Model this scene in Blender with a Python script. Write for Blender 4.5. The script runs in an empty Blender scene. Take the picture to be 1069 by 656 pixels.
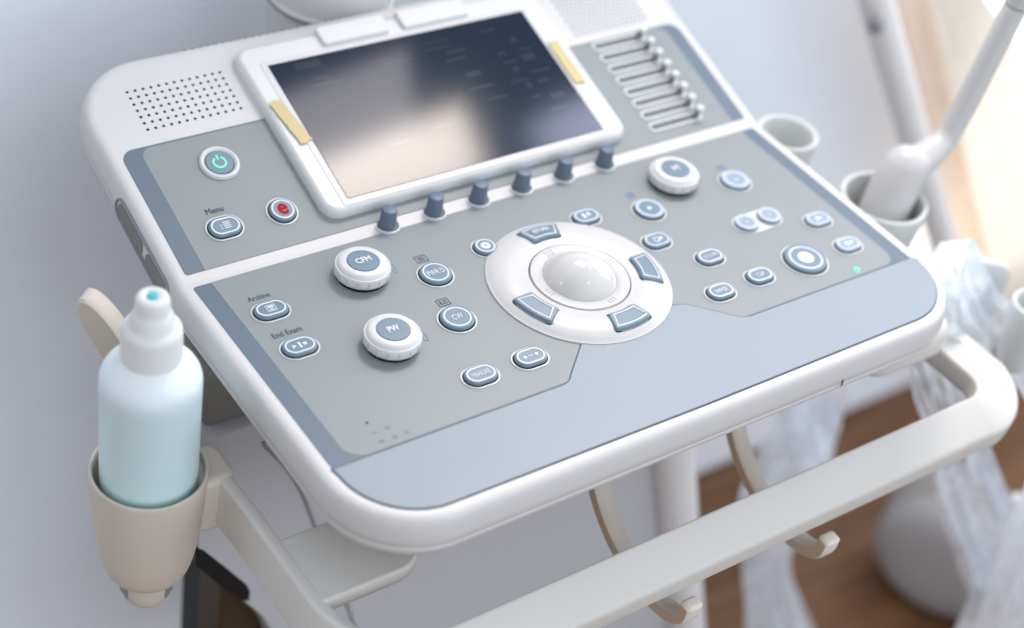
import bpy, bmesh, math, random
from mathutils import Vector, Matrix, noise
random.seed(4)
C = bpy.context.scene.collection
SC = bpy.context.scene
PI = math.pi
cos, sin = math.cos, math.sin

# ------------------------------------------------------------------ materials
MATS = {}
def mat(name, col, rough=.45, spec=.5, metal=0, emit=None, estr=0, alpha=1, sss=0, bump=0, bscale=900, coat=0, var=.03):
    col = tuple(c * .855 for c in col)
    m = bpy.data.materials.new(name); m.use_nodes = True
    nt = m.node_tree; b = nt.nodes['Principled BSDF']
    b.inputs['Base Color'].default_value = (*col, 1)
    b.inputs['Roughness'].default_value = rough
    b.inputs['Specular IOR Level'].default_value = spec
    b.inputs['Metallic'].default_value = metal
    b.inputs['Alpha'].default_value = alpha
    b.inputs['Coat Weight'].default_value = coat
    if sss:
        b.inputs['Subsurface Weight'].default_value = sss
        b.inputs['Subsurface Radius'].default_value = (.01, .01, .01)
        b.inputs['Subsurface Scale'].default_value = .5
    if emit:
        b.inputs['Emission Color'].default_value = (*emit, 1)
        b.inputs['Emission Strength'].default_value = estr
    tc = nt.nodes.new('ShaderNodeTexCoord')
    if var:
        n = nt.nodes.new('ShaderNodeTexNoise'); n.inputs['Scale'].default_value = 14; n.inputs['Detail'].default_value = 5
        nt.links.new(tc.outputs['Object'], n.inputs['Vector'])
        mp = nt.nodes.new('ShaderNodeMapRange')
        mp.inputs['To Min'].default_value = max(0, rough - var * 2); mp.inputs['To Max'].default_value = min(1, rough + var * 2)
        nt.links.new(n.outputs['Fac'], mp.inputs['Value']); nt.links.new(mp.outputs['Result'], b.inputs['Roughness'])
        mx = nt.nodes.new('ShaderNodeMix'); mx.data_type = 'RGBA'
        mx.inputs['A'].default_value = (*[c * (1 - var) for c in col], 1); mx.inputs['B'].default_value = (*[min(1, c * (1 + var)) for c in col], 1)
        nt.links.new(n.outputs['Fac'], mx.inputs['Factor']); nt.links.new(mx.outputs['Result'], b.inputs['Base Color'])
    if bump:
        n2 = nt.nodes.new('ShaderNodeTexNoise'); n2.inputs['Scale'].default_value = bscale; n2.inputs['Detail'].default_value = 2
        nt.links.new(tc.outputs['Object'], n2.inputs['Vector'])
        bp = nt.nodes.new('ShaderNodeBump'); bp.inputs['Strength'].default_value = bump; bp.inputs['Distance'].default_value = .0004
        nt.links.new(n2.outputs['Fac'], bp.inputs['Height']); nt.links.new(bp.outputs['Normal'], b.inputs['Normal'])
    MATS[name] = m
    return m

M_shell = mat('shell_plastic', (.70, .685, .68), .42, .4, bump=.06)
M_handle = mat('handle_plastic', (.725, .70, .66), .45, .4, bump=.06)
M_beige = mat('beige_plastic', (.68, .61, .53), .5, .35, bump=.08)
M_grip = mat('grip_shade', (.62, .61, .60), .5, .35, var=0)
M_hookshade = mat('hook_tan_shade', (.68, .52, .38), .55, .3)
M_hook = mat('hook_plastic', (.82, .75, .66), .5, .35)
M_panel = mat('panel_grey', (.285, .315, .318), .48, .35, bump=.10, bscale=1400)
M_border = mat('panel_slate', (.135, .185, .235), .45, .35, bump=.08, bscale=1400)
M_rest = mat('rest_blue', (.300, .358, .405), .48, .35, bump=.10, bscale=1400)
M_line = mat('seam_dark', (.10, .11, .14), .6, .2, var=0)
M_button = mat('button_slate', (.165, .25, .31), .42, .4)
M_buttonpale = mat('button_pale', (.29, .38, .46), .42, .4)
M_dark = mat('gap_shadow', (.012, .016, .02), .7, .2, var=0)  # near-black gap plates, the shadow around the caps put into their colour
M_white = mat('white_plastic', (.73, .73, .73), .38, .45)
M_print = mat('white_print', (.78, .82, .88), .5, .3, var=0)
M_printpale = mat('pale_print', (.52, .60, .70), .5, .3, var=0)
M_ink = mat('slate_ink', (.055, .085, .13), .6, .2, var=0)
M_inkpale = mat('worn_ink', (.20, .26, .33), .6, .2, var=0)
M_knob = mat('knob_blue', (.135, .175, .24), .42, .4)
M_ball = mat('ball_gloss', (.66, .66, .645), .06, .55)
M_ring = mat('ring_plastic', (.64, .635, .63), .30, .45)
M_red = mat('red_print', (.45, .0, .006), .55, .15, var=0)
M_green = mat('green_light', (.1, .5, .3), .4, .4, emit=(.16, 1, .48), estr=.85, var=0)
M_led = mat('green_led', (.1, .5, .3), .4, .4, emit=(.10, .95, .35), estr=1.0, var=0)
M_glass = mat('screen_glass', (.002, .008, .018), .12, .20, emit=(.02, .16, .42), estr=.045, var=0)
M_ui = mat('screen_pixels', (.004, .010, .025), .13, .25, emit=(.13, .22, .40), estr=.09, var=0)
M_ui2 = mat('screen_pixels_pale', (.004, .010, .025), .13, .25, emit=(.45, .5, .75), estr=.025, var=0)
M_tape = mat('masking_tape', (.68, .56, .29), .55, .3, bump=.3, bscale=300, var=.08)
M_body = mat('body_plastic', (.55, .555, .59), .5, .35)
M_grey = mat('grey_plastic', (.26, .27, .29), .5, .35)
M_litedge = mat('lit_edge_white', (.86, .86, .87), .45, .4)
M_slot = mat('slot_grey', (.15, .17, .17), .5, .3)
M_slide = mat('slider_grey', (.80, .81, .81), .45, .35)
M_under = mat('arm_grey', (.23, .225, .21), .5, .3)
M_black = mat('black_rubber', (.008, .008, .009), .6, .3)
M_brown = mat('brown_board', (.050, .031, .014), .6, .3)
M_probe = mat('probe_plastic', (.64, .64, .63), .4, .4)
M_cup = mat('cup_plastic', (.76, .78, .76), .4, .4)
M_cap = mat('bottle_cap', (.82, .83, .83), .4, .4, sss=.15)
M_cyan = mat('gel_blue', (.10, .55, .62), .25, .5, var=0)
M_beigegrey = mat('beige_grey_plastic', (.33, .31, .28), .5, .3)
M_pad = mat('pale_grey_plastic', (.42, .40, .40), .5, .3)
M_post = mat('post_grey', (.95, .93, .92), .5, .3)

# bottle: milky polythene, the blue gel showing through below the shoulder
M_bottle = mat('milky_bottle', (.8, .86, .87), .36, .45, sss=.2, var=0)
nt = M_bottle.node_tree; b_ = nt.nodes['Principled BSDF']
tc = nt.nodes.new('ShaderNodeTexCoord'); sx = nt.nodes.new('ShaderNodeSeparateXYZ'); cr = nt.nodes.new('ShaderNodeValToRGB')
mr = nt.nodes.new('ShaderNodeMapRange'); mr.inputs['From Min'].default_value = .0; mr.inputs['From Max'].default_value = .19
nt.links.new(tc.outputs['Object'], sx.inputs[0]); nt.links.new(sx.outputs['Z'], mr.inputs['Value']); nt.links.new(mr.outputs[0], cr.inputs['Fac'])
e = cr.color_ramp.elements; e[0].position = 0; e[0].color = (.54, .77, .77, 1); e[1].position = .92; e[1].color = (.74, .82, .84, 1)
k = e.new(.82); k.color = (.56, .70, .72, 1); k = e.new(.45); k.color = (.57, .765, .77, 1)
nt.links.new(cr.outputs['Color'], b_.inputs['Base Color'])

# painted wall
M_wall = mat('wall_paint', (1.02, 1.07, 1.15), .8, .2, bump=.15, bscale=120)
# floor: brown wood boards
M_floor = mat('floor_wood', (.2, .1, .05), .5, .3, var=0)
nt = M_floor.node_tree; b_ = nt.nodes['Principled BSDF']
tc = nt.nodes.new('ShaderNodeTexCoord'); mp = nt.nodes.new('ShaderNodeMapping'); mp.inputs['Scale'].default_value = (1.5, 12, 1)
n = nt.nodes.new('ShaderNodeTexNoise'); n.inputs['Scale'].default_value = 5; n.inputs['Detail'].default_value = 8
cr = nt.nodes.new('ShaderNodeValToRGB'); e = cr.color_ramp.elements
e[0].position = .3; e[0].color = (.10, .042, .017, 1); e[1].position = .7; e[1].color = (.21, .098, .044, 1)
nt.links.new(tc.outputs['Object'], mp.inputs[0]); nt.links.new(mp.outputs[0], n.inputs['Vector']); nt.links.new(n.outputs['Fac'], cr.inputs['Fac']); nt.links.new(cr.outputs[0], b_.inputs['Base Color'])

def film(name, a, col, tl):
    m = bpy.data.materials.new(name); m.use_nodes = True; nt = m.node_tree; nt.nodes.clear()
    out = nt.nodes.new('ShaderNodeOutputMaterial')
    tr = nt.nodes.new('ShaderNodeBsdfTransparent')
    di = nt.nodes.new('ShaderNodeBsdfDiffuse'); di.inputs[0].default_value = (*col, 1)
    tx = nt.nodes.new('ShaderNodeBsdfTranslucent'); tx.inputs[0].default_value = (*col, 1)
    gl = nt.nodes.new('ShaderNodeBsdfGlossy'); gl.inputs[0].default_value = (.95, .97, 1, 1); gl.inputs[1].default_value = .30
    tc = nt.nodes.new('ShaderNodeTexCoord')
    ns = nt.nodes.new('ShaderNodeTexNoise'); ns.inputs['Scale'].default_value = 15; ns.inputs['Detail'].default_value = 2; ns.inputs['Distortion'].default_value = 1.5
    nt.links.new(tc.outputs['Object'], ns.inputs['Vector'])
    bp = nt.nodes.new('ShaderNodeBump'); bp.inputs['Strength'].default_value = .35; bp.inputs['Distance'].default_value = .006
    nt.links.new(ns.outputs['Fac'], bp.inputs['Height'])
    for s in (di, tx, gl): nt.links.new(bp.outputs[0], s.inputs['Normal'])
    m1 = nt.nodes.new('ShaderNodeMixShader'); m1.inputs[0].default_value = tl; nt.links.new(di.outputs[0], m1.inputs[1]); nt.links.new(tx.outputs[0], m1.inputs[2])
    lw_ = nt.nodes.new('ShaderNodeLayerWeight'); lw_.inputs[0].default_value = .35; nt.links.new(bp.outputs[0], lw_.inputs['Normal'])
    fr = nt.nodes.new('ShaderNodeMapRange'); fr.inputs['To Min'].default_value = .10; fr.inputs['To Max'].default_value = .60; nt.links.new(lw_.outputs['Facing'], fr.inputs['Value'])
    m2 = nt.nodes.new('ShaderNodeMixShader'); nt.links.new(fr.outputs[0], m2.inputs[0]); nt.links.new(m1.outputs[0], m2.inputs[1]); nt.links.new(gl.outputs[0], m2.inputs[2])
    m3 = nt.nodes.new('ShaderNodeMixShader')
    mr = nt.nodes.new('ShaderNodeMapRange'); mr.inputs['From Min'].default_value = .3; mr.inputs['From Max'].default_value = .7
    mr.inputs['To Min'].default_value = a - .22; mr.inputs['To Max'].default_value = min(1, a + .18)
    nt.links.new(ns.outputs['Fac'], mr.inputs['Value']); nt.links.new(mr.outputs[0], m3.inputs[0])
    nt.links.new(tr.outputs[0], m3.inputs[1]); nt.links.new(m2.outputs[0], m3.inputs[2]); nt.links.new(m3.outputs[0], out.inputs[0])
    MATS[name] = m
    return m
M_bag = film('polythene', .80, (.86, .92, .98), .2)
def fabric(name, col, tl):
    m = bpy.data.materials.new(name); m.use_nodes = True; nt = m.node_tree; nt.nodes.clear()
    out = nt.nodes.new('ShaderNodeOutputMaterial'); mx = nt.nodes.new('ShaderNodeMixShader'); mx.inputs[0].default_value = tl
    di = nt.nodes.new('ShaderNodeBsdfDiffuse'); tx = nt.nodes.new('ShaderNodeBsdfTranslucent')
    tc = nt.nodes.new('ShaderNodeTexCoord'); wv = nt.nodes.new('ShaderNodeTexNoise'); wv.inputs['Scale'].default_value = 40
    cr = nt.nodes.new('ShaderNodeValToRGB'); e = cr.color_ramp.elements
    e[0].color = (*[c * .92 for c in col], 1); e[1].color = (*[min(1, c * 1.06) for c in col], 1)
    nt.links.new(tc.outputs['Object'], wv.inputs['Vector']); nt.links.new(wv.outputs['Fac'], cr.inputs['Fac'])
    nt.links.new(cr.outputs[0], di.inputs[0]); nt.links.new(cr.outputs[0], tx.inputs[0])
    nt.links.new(di.outputs[0], mx.inputs[1]); nt.links.new(tx.outputs[0], mx.inputs[2]); nt.links.new(mx.outputs[0], out.inputs[0])
    return m
M_curtain = fabric('curtain_beige', (.88, .70, .56), .5)
M_sheer = fabric('curtain_cream', (.90, .83, .73), .5)
M_window = mat('window_light', (.9, .9, .9), .5, .2, emit=(1, .985, .96), estr=.95, var=0)

# ------------------------------------------------------------------ helpers
W = .45
PHI = .28761651
T = .003
RHO = T / math.tan(PHI / 2)
def bend(X, s, h=0):
    """console surface: flat in front of the fold, tilted up behind it"""
    if s <= -T: a, y, z = 0, s, 0
    elif s < T: a = PHI * (s + T) / (2 * T); y = -T + RHO * sin(a); z = RHO * (1 - cos(a))
    else: a = PHI; y = s * cos(a); z = s * sin(a)
    return Vector((X, y - h * sin(a), z + h * cos(a)))
def frame(X, s, h=0):
    a = 0 if s <= 0 else PHI
    return Matrix.Translation(bend(X, s, h)) @ Matrix.Rotation(a, 4, 'X')

def link(name, bm, m, parent=None, smooth=True, ang=40):
    me = bpy.data.meshes.new(name); bm.normal_update(); bm.to_mesh(me); bm.free()
    if smooth:
        me.polygons.foreach_set('use_smooth', [True] * len(me.polygons))
        me.set_sharp_from_angle(angle=math.radians(ang))
        me.polygons.foreach_set('use_smooth', [len(p.vertices) <= 6 for p in me.polygons])   # flat caps stay flat
    for x in (m if isinstance(m, (list, tuple)) else [m]): me.materials.append(x)
    o = bpy.data.objects.new(name, me); C.objects.link(o)
    if parent: o.parent = parent
    return o
def thing(name, label, cat, loc=(0, 0, 0), group=None):
    o = bpy.data.objects.new(name, None); C.objects.link(o); o.location = loc; o.empty_display_size = .02
    o['label'] = label; o['category'] = cat
    if group: o['group'] = group
    return o
def tag(o, label, cat, group=None, kind=None):
    if label: o['label'] = label
    if cat: o['category'] = cat
    if group: o['group'] = group
    if kind: o['kind'] = kind
    return o
def rr(x0, x1, y0, y1, r, n=8):
    """rounded rectangle, ccw; r = one radius or four (front-left, front-right, back-right, back-left)"""
    r = [r] * 4 if not isinstance(r, (list, tuple)) else r
    P = []
    for (cx, cy, q, a0) in ((x0, y0, r[0], PI), (x1, y0, r[1], 1.5 * PI), (x1, y1, r[2], 0), (x0, y1, r[3], .5 * PI)):
        sx = 1 if cx == x0 else -1; sy = 1 if cy == y0 else -1
        if q <= 0: P.append((cx, cy)); continue
        for k in range(n + 1):
            a = a0 + .5 * PI * k / n
            P.append((cx + sx * q + q * cos(a), cy + sy * q + q * sin(a)))
    return P
def circ(r, n=48, cx=0, cy=0): return [(cx + r * cos(2 * PI * k / n), cy + r * sin(2 * PI * k / n)) for k in range(n)]
def stad(L, r, n=14):
    return [(L / 2 + r * cos(-PI / 2 + PI * k / n), r * sin(-PI / 2 + PI * k / n)) for k in range(n + 1)] + \
           [(-L / 2 + r * cos(PI / 2 + PI * k / n), r * sin(PI / 2 + PI * k / n)) for k in range(n + 1)]
def offs(P, d):
    n = len(P); out = []
    for i in range(n):
        a = Vector(P[i - 1]); b = Vector(P[i]); c = Vector(P[(i + 1) % n])
        t1 = (b - a); t2 = (c - b)
        if t1.length < 1e-9: t1 = t2
        if t2.length < 1e-9: t2 = t1
        t1.normalize(); t2.normalize()
        n1 = Vector((t1.y, -t1.x)); n2 = Vector((t2.y, -t2.x)); m = (n1 + n2)
        m = m / max(.3, m.length_squared) * 2 if m.length > 1e-6 else n1
        out.append((b.x + m.x * d, b.y + m.y * d))
    return out
def loft(bm, P, prof, mp=None, bottom=True, top=True):
    """rings of outline P offset outward by o at height h for (o, h) in prof, from first to last"""
    mp = mp or (lambda x, y, h: (x, y, h))
    rings = []
    for o, h in prof:
        Q = offs(P, o) if o else P
        rings.append([bm.verts.new(mp(x, y, h)) for x, y in Q])
    n = len(P)
    for a, b in zip(rings, rings[1:]):
        for i in range(n):
            bm.faces.new((a[i], a[(i + 1) % n], b[(i + 1) % n], b[i]))
    if bottom: bm.faces.new(list(reversed(rings[0])))
    if top: bm.faces.new(rings[-1])
    return bm
def plate(P, h0, h1, bev=.0004, mp=None):
    return loft(bmesh.new(), P, [(0, h0), (0, h1 - bev), (-bev * .3, h1 - bev * .3), (-bev, h1)], mp)
def ringband(P, w, h0, h1, mp=None, bm=None):
    """flat band of width w inside outline P"""
    bm = bm or bmesh.new(); mp = mp or (lambda x, y, h: (x, y, h)); Q = offs(P, -w); n = len(P)
    A = [bm.verts.new(mp(x, y, h0)) for x, y in P]; B = [bm.verts.new(mp(x, y, h1)) for x, y in P]
    D = [bm.verts.new(mp(x, y, h1)) for x, y in Q]; E_ = [bm.verts.new(mp(x, y, h0)) for x, y in Q]
    for i in range(n):
        j = (i + 1) % n
        bm.faces.new((A[i], A[j], B[j], B[i])); bm.faces.new((B[i], B[j], D[j], D[i])); bm.faces.new((D[i], D[j], E_[j], E_[i])); bm.faces.new((E_[i], E_[j], A[j], A[i]))
    return bm
def lathe(prof, n=56, bm=None, mp=None):
    """prof = [(r, z)] from bottom to top; r = 0 closes"""
    bm = bm or bmesh.new(); mp = mp or (lambda x, y, z: (x, y, z)); rings = []
    for r, z in prof:
        if r < 1e-7: rings.append([bm.verts.new(mp(0, 0, z))])
        else: rings.append([bm.verts.new(mp(r * cos(2 * PI * k / n), r * sin(2 * PI * k / n), z)) for k in range(n)])
    for a, b in zip(rings, rings[1:]):
        for i in range(n):
            j = (i + 1) % n
            if len(a) == 1 and len(b) == 1: continue
            if len(a) == 1: bm.faces.new((a[0], b[j], b[i]))
            elif len(b) == 1: bm.faces.new((a[i], a[j], b[0]))
            else: bm.faces.new((a[i], a[j], b[j], b[i]))
    return bm
def smoothprof(P, it=2):
    for _ in range(it):
        Q = [P[0]]
        for a, b in zip(P, P[1:]):
            Q += [(a[0] * .75 + b[0] * .25, a[1] * .75 + b[1] * .25), (a[0] * .25 + b[0] * .75, a[1] * .25 + b[1] * .75)]
        P = Q + [P[-1]]
    return P
def box(bm, x0, x1, y0, y1, z0, z1, mp=None):
    return loft(bm, [(x0, y0), (x1, y0), (x1, y1), (x0, y1)], [(0, z0), (0, z1)], mp)
def rbox(bm, x0, x1, y0, y1, z0, z1, r, b, mp=None):
    P = rr(x0, x1, y0, y1, r, 8)
    st = [(-b + b * sin(PI / 2 * k / 5), b - b * cos(PI / 2 * k / 5)) for k in range(6)]
    return loft(bm, P, [(o, z0 + h) for o, h in st] + [(o, z1 - h) for o, h in reversed(st)], mp)
def tube(bm, pts, rad, n=14, close=True):
    """round tube along pts; rad = number or list"""
    pts = [Vector(p) for p in pts]; N = len(pts); rad = rad if isinstance(rad, (list, tuple)) else [rad] * N
    prev = None; rings = []
    for i, p in enumerate(pts):
        t = (pts[min(i + 1, N - 1)] - pts[max(i - 1, 0)]).normalized()
        if prev is None: u = t.orthogonal().normalized()
        else: u = (prev - t * prev.dot(t)).normalized()
        prev = u; v = t.cross(u)
        rings.append([bm.verts.new(p + (u * cos(2 * PI * k / n) + v * sin(2 * PI * k / n)) * rad[i]) for k in range(n)])
    for a, b in zip(rings, rings[1:]):
        for i in range(n): bm.faces.new((a[i], a[(i + 1) % n], b[(i + 1) % n], b[i]))
    if close: bm.faces.new(list(reversed(rings[0]))); bm.faces.new(rings[-1])
    return bm
def sweep(bm, pts, outs, sec, up=Vector((0, 0, 1))):
    """closed section sec [(o, z)] swept along pts with outward vectors outs"""
    n = len(sec)
    rings = [[bm.verts.new(Vector(p) + Vector(o) * a + up * z) for a, z in sec] for p, o in zip(pts, outs)]
    for a, b in zip(rings, rings[1:]):
        for i in range(n): bm.faces.new((a[i], a[(i + 1) % n], b[(i + 1) % n], b[i]))
    bm.faces.new(list(reversed(rings[0]))); bm.faces.new(rings[-1])
    bmesh.ops.recalc_face_normals(bm, faces=bm.faces)
    return bm
def catmull(P, n=10):
    P = [Vector(p) for p in P]; Q = []
    for i in range(len(P) - 1):
        p0 = P[max(i - 1, 0)]; p1 = P[i]; p2 = P[i + 1]; p3 = P[min(i + 2, len(P) - 1)]
        for k in range(n):
            t = k / n
            Q.append(.5 * ((2 * p1) + (p2 - p0) * t + (2 * p0 - 5 * p1 + 4 * p2 - p3) * t * t + (3 * p1 - p0 - 3 * p2 + p3) * t ** 3))
    return Q + [P[-1]]
def text_mesh(s, width=None, height=None, bold=0, depth=.00012):
    """flat lettering; bold = stroke thickening in metres, made of copies set a hair above one another"""
    cu = bpy.data.curves.new('lettering', 'FONT'); cu.body = s; cu.size = 1; cu.align_x = 'CENTER'; cu.align_y = 'CENTER'; cu.resolution_u = 3
    o = bpy.data.objects.new('lettering', cu); C.objects.link(o)
    dg = bpy.context.evaluated_depsgraph_get(); dg.update()
    me = bpy.data.meshes.new_from_object(o.evaluated_get(dg))
    bpy.data.objects.remove(o); bpy.data.curves.remove(cu)
    bm = bmesh.new(); bm.from_mesh(me); bpy.data.meshes.remove(me)
    xs = [v.co.x for v in bm.verts]; ys = [v.co.y for v in bm.verts]
    cx, cy = (min(xs) + max(xs)) / 2, (min(ys) + max(ys)) / 2; wx = max(xs) - min(xs); wy = max(ys) - min(ys)
    sx = (width - 2 * bold) / wx if width else height / wy; sy = height / wy if height else sx
    for v in bm.verts: v.co = Vector(((v.co.x - cx) * sx, (v.co.y - cy) * sy, depth))
    if bold:
        base = bm.faces[:]
        for k, (dx, dy) in enumerate(((-bold, 0), (bold, 0), (0, bold), (0, -bold)), 1):
            g = bmesh.ops.duplicate(bm, geom=base)
            for v in [x for x in g['geom'] if isinstance(x, bmesh.types.BMVert)]: v.co += Vector((dx, dy, .00002 * k))
    return bm
def quadflat(bm, x0, x1, y0, y1, h):
    bm.faces.new([bm.verts.new((x, y, h)) for x, y in ((x0, y0), (x1, y0), (x1, y1), (x0, y1))]); return bm
def polyflat(bm, P, h): bm.faces.new([bm.verts.new((x, y, h)) for x, y in P]); return bm
def put(o, X, s, h=0): o.matrix_local = frame(X, s, h); return o

Cc = Vector((-.36116160, -.68243721, .64526660))
RM = ((0.81236, -0.5625, 0.15386), (-0.26926, -0.59583, -0.75663), (0.51728, 0.57322, -0.63549))
def at(x, y, Y):
    """the point at depth Y (metres towards the wall) seen at photograph position x, y"""
    a = ((x - 534.5) / 1739.09, (y - 328) / 1739.09, 1)
    d = Vector([sum(RM[k][i] * a[k] for k in range(3)) for i in range(3)])
    return Cc + d * ((Y - Cc.y) / d.y)

# ------------------------------------------------------------------ the machine
machine = thing('ultrasound_machine', 'white and grey ultrasound machine with buttons, dark touch screen and front handle', 'ultrasound machine', (0, 0, 0))

# shell -------------------------------------------------------------
bm = bmesh.new()
P = rr(-.001, W + .001, -.2165, .168, [.047, .047, .042, .040], 14)
prof = [(-.034, -.0385), (-.016, -.0380), (-.003, -.0355), (.0035, -.0315), (.0072, -.0262), (.0086, -.0222), (.0084, -.0214), (.0080, -.0210), (.0084, -.0206), (.0090, -.0198), (.0095, -.0140), (.0091, -.0085), (.0084, -.0048), (.0076, -.0026), (.0064, -.0010), (.0046, -.0002), (.0026, 0)]
loft(bm, P, prof)
for s in (-T, -T / 2, 0, T / 2, T):
    g = bm.verts[:] + bm.edges[:] + bm.faces[:]
    bmesh.ops.bisect_plane(bm, geom=g, dist=1e-6, plane_co=(0, s, 0), plane_no=(0, 1, 0))
for v in bm.verts: v.co = bend(v.co.x, v.co.y, v.co.z)
shell = link('console_shell', bm, M_shell, machine, ang=35)

# side vent recess on the left flank
for k, (s0, s1) in enumerate(((.005, .082),)):
    bm = bmesh.new()
    fl = lambda a, b, h: bend(-.0105 - h, a, -.0135 + b)
    loft(bm, rr(s0, s1, -.0100, .0080, .0088, 8), [(0, -.002), (0, .0006), (-.0008, .0010), (-.0016, .0004), (-.0020, -.001)], lambda a, b, h: fl(a, b, h))
    v = link('side_vent', bm, M_grey, shell)
    for (a0, a1) in ((.0105, .0385), (.0425, .0785)):
        bm = plate(rr(a0, a1, -.0065, .0045, .0052, 8), -.002, .0002, .0002, fl)
        link('vent_slot', bm, M_dark if 0 else M_under, shell)

# parting notch on the front flank
bm = tube(bmesh.new(), [bend(.335, -.2262 - .0001, -.0165 - .001 * k) - Vector((0, -.0001, 0)) + Vector((.0007 * sin(k * .6), 0, 0)) for k in range(6)], .00045, 6)
link('parting_notch', bm, M_line, shell)
# vents along the back edge
bm = bmesh.new()
for k in range(22):
    x = .075 + k * .0056
    box(bm, x, x + .0026, .1700, .1752, -.006, -.0012, bend)
link('back_vent', bm, M_slot, shell)

# panels -------------------------------------------------------------
def panel(nm, P, h0, h1, m, parent=machine): return link(nm, plate(P, h0, h1, .0003, bend), m, parent)
ub = panel('upper_panel', rr(0, W, .0088, .1066, [.002, .002, .009, .009], 8), -.001, .0003, M_border)
panel('panel_face', rr(.0125, W - .0125, .0088, .1052, [.0006, .0006, .008, .008], 8), 0, .00045, M_panel, ub)
lb = panel('lower_panel', rr(0, W, -.1664, -.0005, [.0006, .0006, .002, .002], 6), -.001, .0003, M_border)
panel('panel_face', rr(.0118, W - .0118, -.1652, -.0005, [.012, .012, .0006, .0006], 8), 0, .00045, M_panel, lb)

# wrist rest, its hump running up to the trackball ring
RC = (.2213, -.0926)
P = [(-.0002, -.1668), (.1545, -.1668)]
P += [(.1545 + .0115 * sin(a), -.1668 + .0115 * (1 - cos(a))) for a in [PI / 3 * .9 * k / 6 for k in range(1, 7)]]
P += [(.1900, -.1390), (.196, -.132), (.245, -.132), (.2600, -.1362)]
P += [(.2670, -.1378), (.2720, -.1400), (.2860, -.1538), (.2925, -.1610), (.2970, -.1645), (.3020, -.1664), (W + .0002, -.1668)]
P += [(.4520, -.1690)]
for k in range(15):                                # front right corner
    a = -PI / 2 * k / 14
    P.append((.4050 + .0468 * cos(a), -.1690 + .0468 * sin(a)))
P.append((.2250, -.2168))
for k in range(15):
    a = -PI / 2 - PI / 2 * k / 14
    P.append((.0450 + .0442 * cos(a), -.1712 + .0442 * sin(a)))
P.reverse()
Pout = P
bm = plate(P, -.001, .0009, .0004, bend)
wr = link('wrist_rest', bm, M_rest, machine)
bm = loft(bmesh.new(), P, [(.0007, -.001), (.0007, .00048)], bend)
link('rest_seam', bm, M_line, wr)

# speaker grilles
def grille(x0, x1, s0, s1, nx, ns, r, m, stag=False, nm='speaker_grille'):
    bm = bmesh.new()
    for j in range(ns):
        for i in range(nx):
            x = x0 + (x1 - x0) * i / (nx - 1); s = s0 + (s1 - s0) * j / (ns - 1)
            if stag and j % 2: x += (x1 - x0) / (nx - 1) / 2
            loft(bm, circ(r, 10, x, s), [(0, -.0006), (0, .00012)], bend)
    return link(nm, bm, m, machine, smooth=False)
M_hole = mat('hole_dark', (.010, .022, .026), .8, .1, var=0)
M_holepale = mat('hole_pale', (.27, .30, .35), .7, .2, var=0)
grille(.0249, .0900, .1187, .1504, 13, 7, .00102, M_hole)
g2 = grille(.3610, .4270, .1150, .1560, 18, 13, .0011, M_holepale, True)
g2['label'] = 'blurred speaker grille with pale grey hexagonal holes'

# touch screen --------------------------------------------------------
bm = bmesh.new()
P = rr(.1018, .3438, .0188, .1600, [.011, .011, .010, .010], 8)
loft(bm, P, [(.0006, -.001), (.0006, .0035), (0, .0058), (-.0012, .0073), (-.0028, .0080)], bend, bottom=False)
scr = link('touch_screen', bm, M_white, machine, ang=50)
link('inner_frame', plate(rr(.1140, .3300, .0214, .1450, .002, 4), .0075, .0083, .0003, bend), M_shell, scr)
link('glass', plate(rr(.1188, .3250, .0263, .1411, .0008, 3), .0075, .0086, .0002, bend), M_glass, scr)
# faint interface marks
def ui(rects, m, nm):
    for (u, v, a, b) in rects:
        x = .1188 + u * .2062; q = .0263 + v * .1148
        link(nm, box(bmesh.new(), x, x + a, q, q + b, .0084, .00866, bend), m, scr, smooth=False)
R1 = random.Random(8)
rects = [(.62, .80, .016, .0022), (.60, .74, .018, .002), (.64, .60, .012, .004), (.62, .50, .02, .002), (.66, .40, .016, .002),
         (.79, .90, .013, .002), (.80, .70, .007, .003), (.80, .63, .011, .002), (.82, .56, .005, .004), (.78, .48, .015, .002), (.83, .42, .004, .005), (.82, .34, .008, .002),
         (.88, .78, .006, .004), (.89, .70, .010, .002), (.88, .62, .011, .006), (.88, .52, .016, .002), (.88, .44, .010, .003), (.89, .30, .012, .005), (.86, .22, .016, .002)]
ui(rects, M_ui, 'screen_mark')
rects = [(.10, .78, .022, .0016), (.12, .83, .012, .0014), (.38, .82, .024, .0016), (.36, .86, .014, .0014), (.56, .90, .02, .0018), (.55, .85, .022, .0016), (.40, .30, .022, .0014), (.22, .26, .022, .0014), (.08, .92, .02, .006)]
ui(rects, M_ui2, 'screen_text')
for (x0, x1) in ((.1640, .2170), (.2275, .2830)):
    link('hinge_tab', rbox(bmesh.new(), x0, x1, .1465, .1625, .004, .0112, .003, .0015, bend), M_white, scr)

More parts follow.
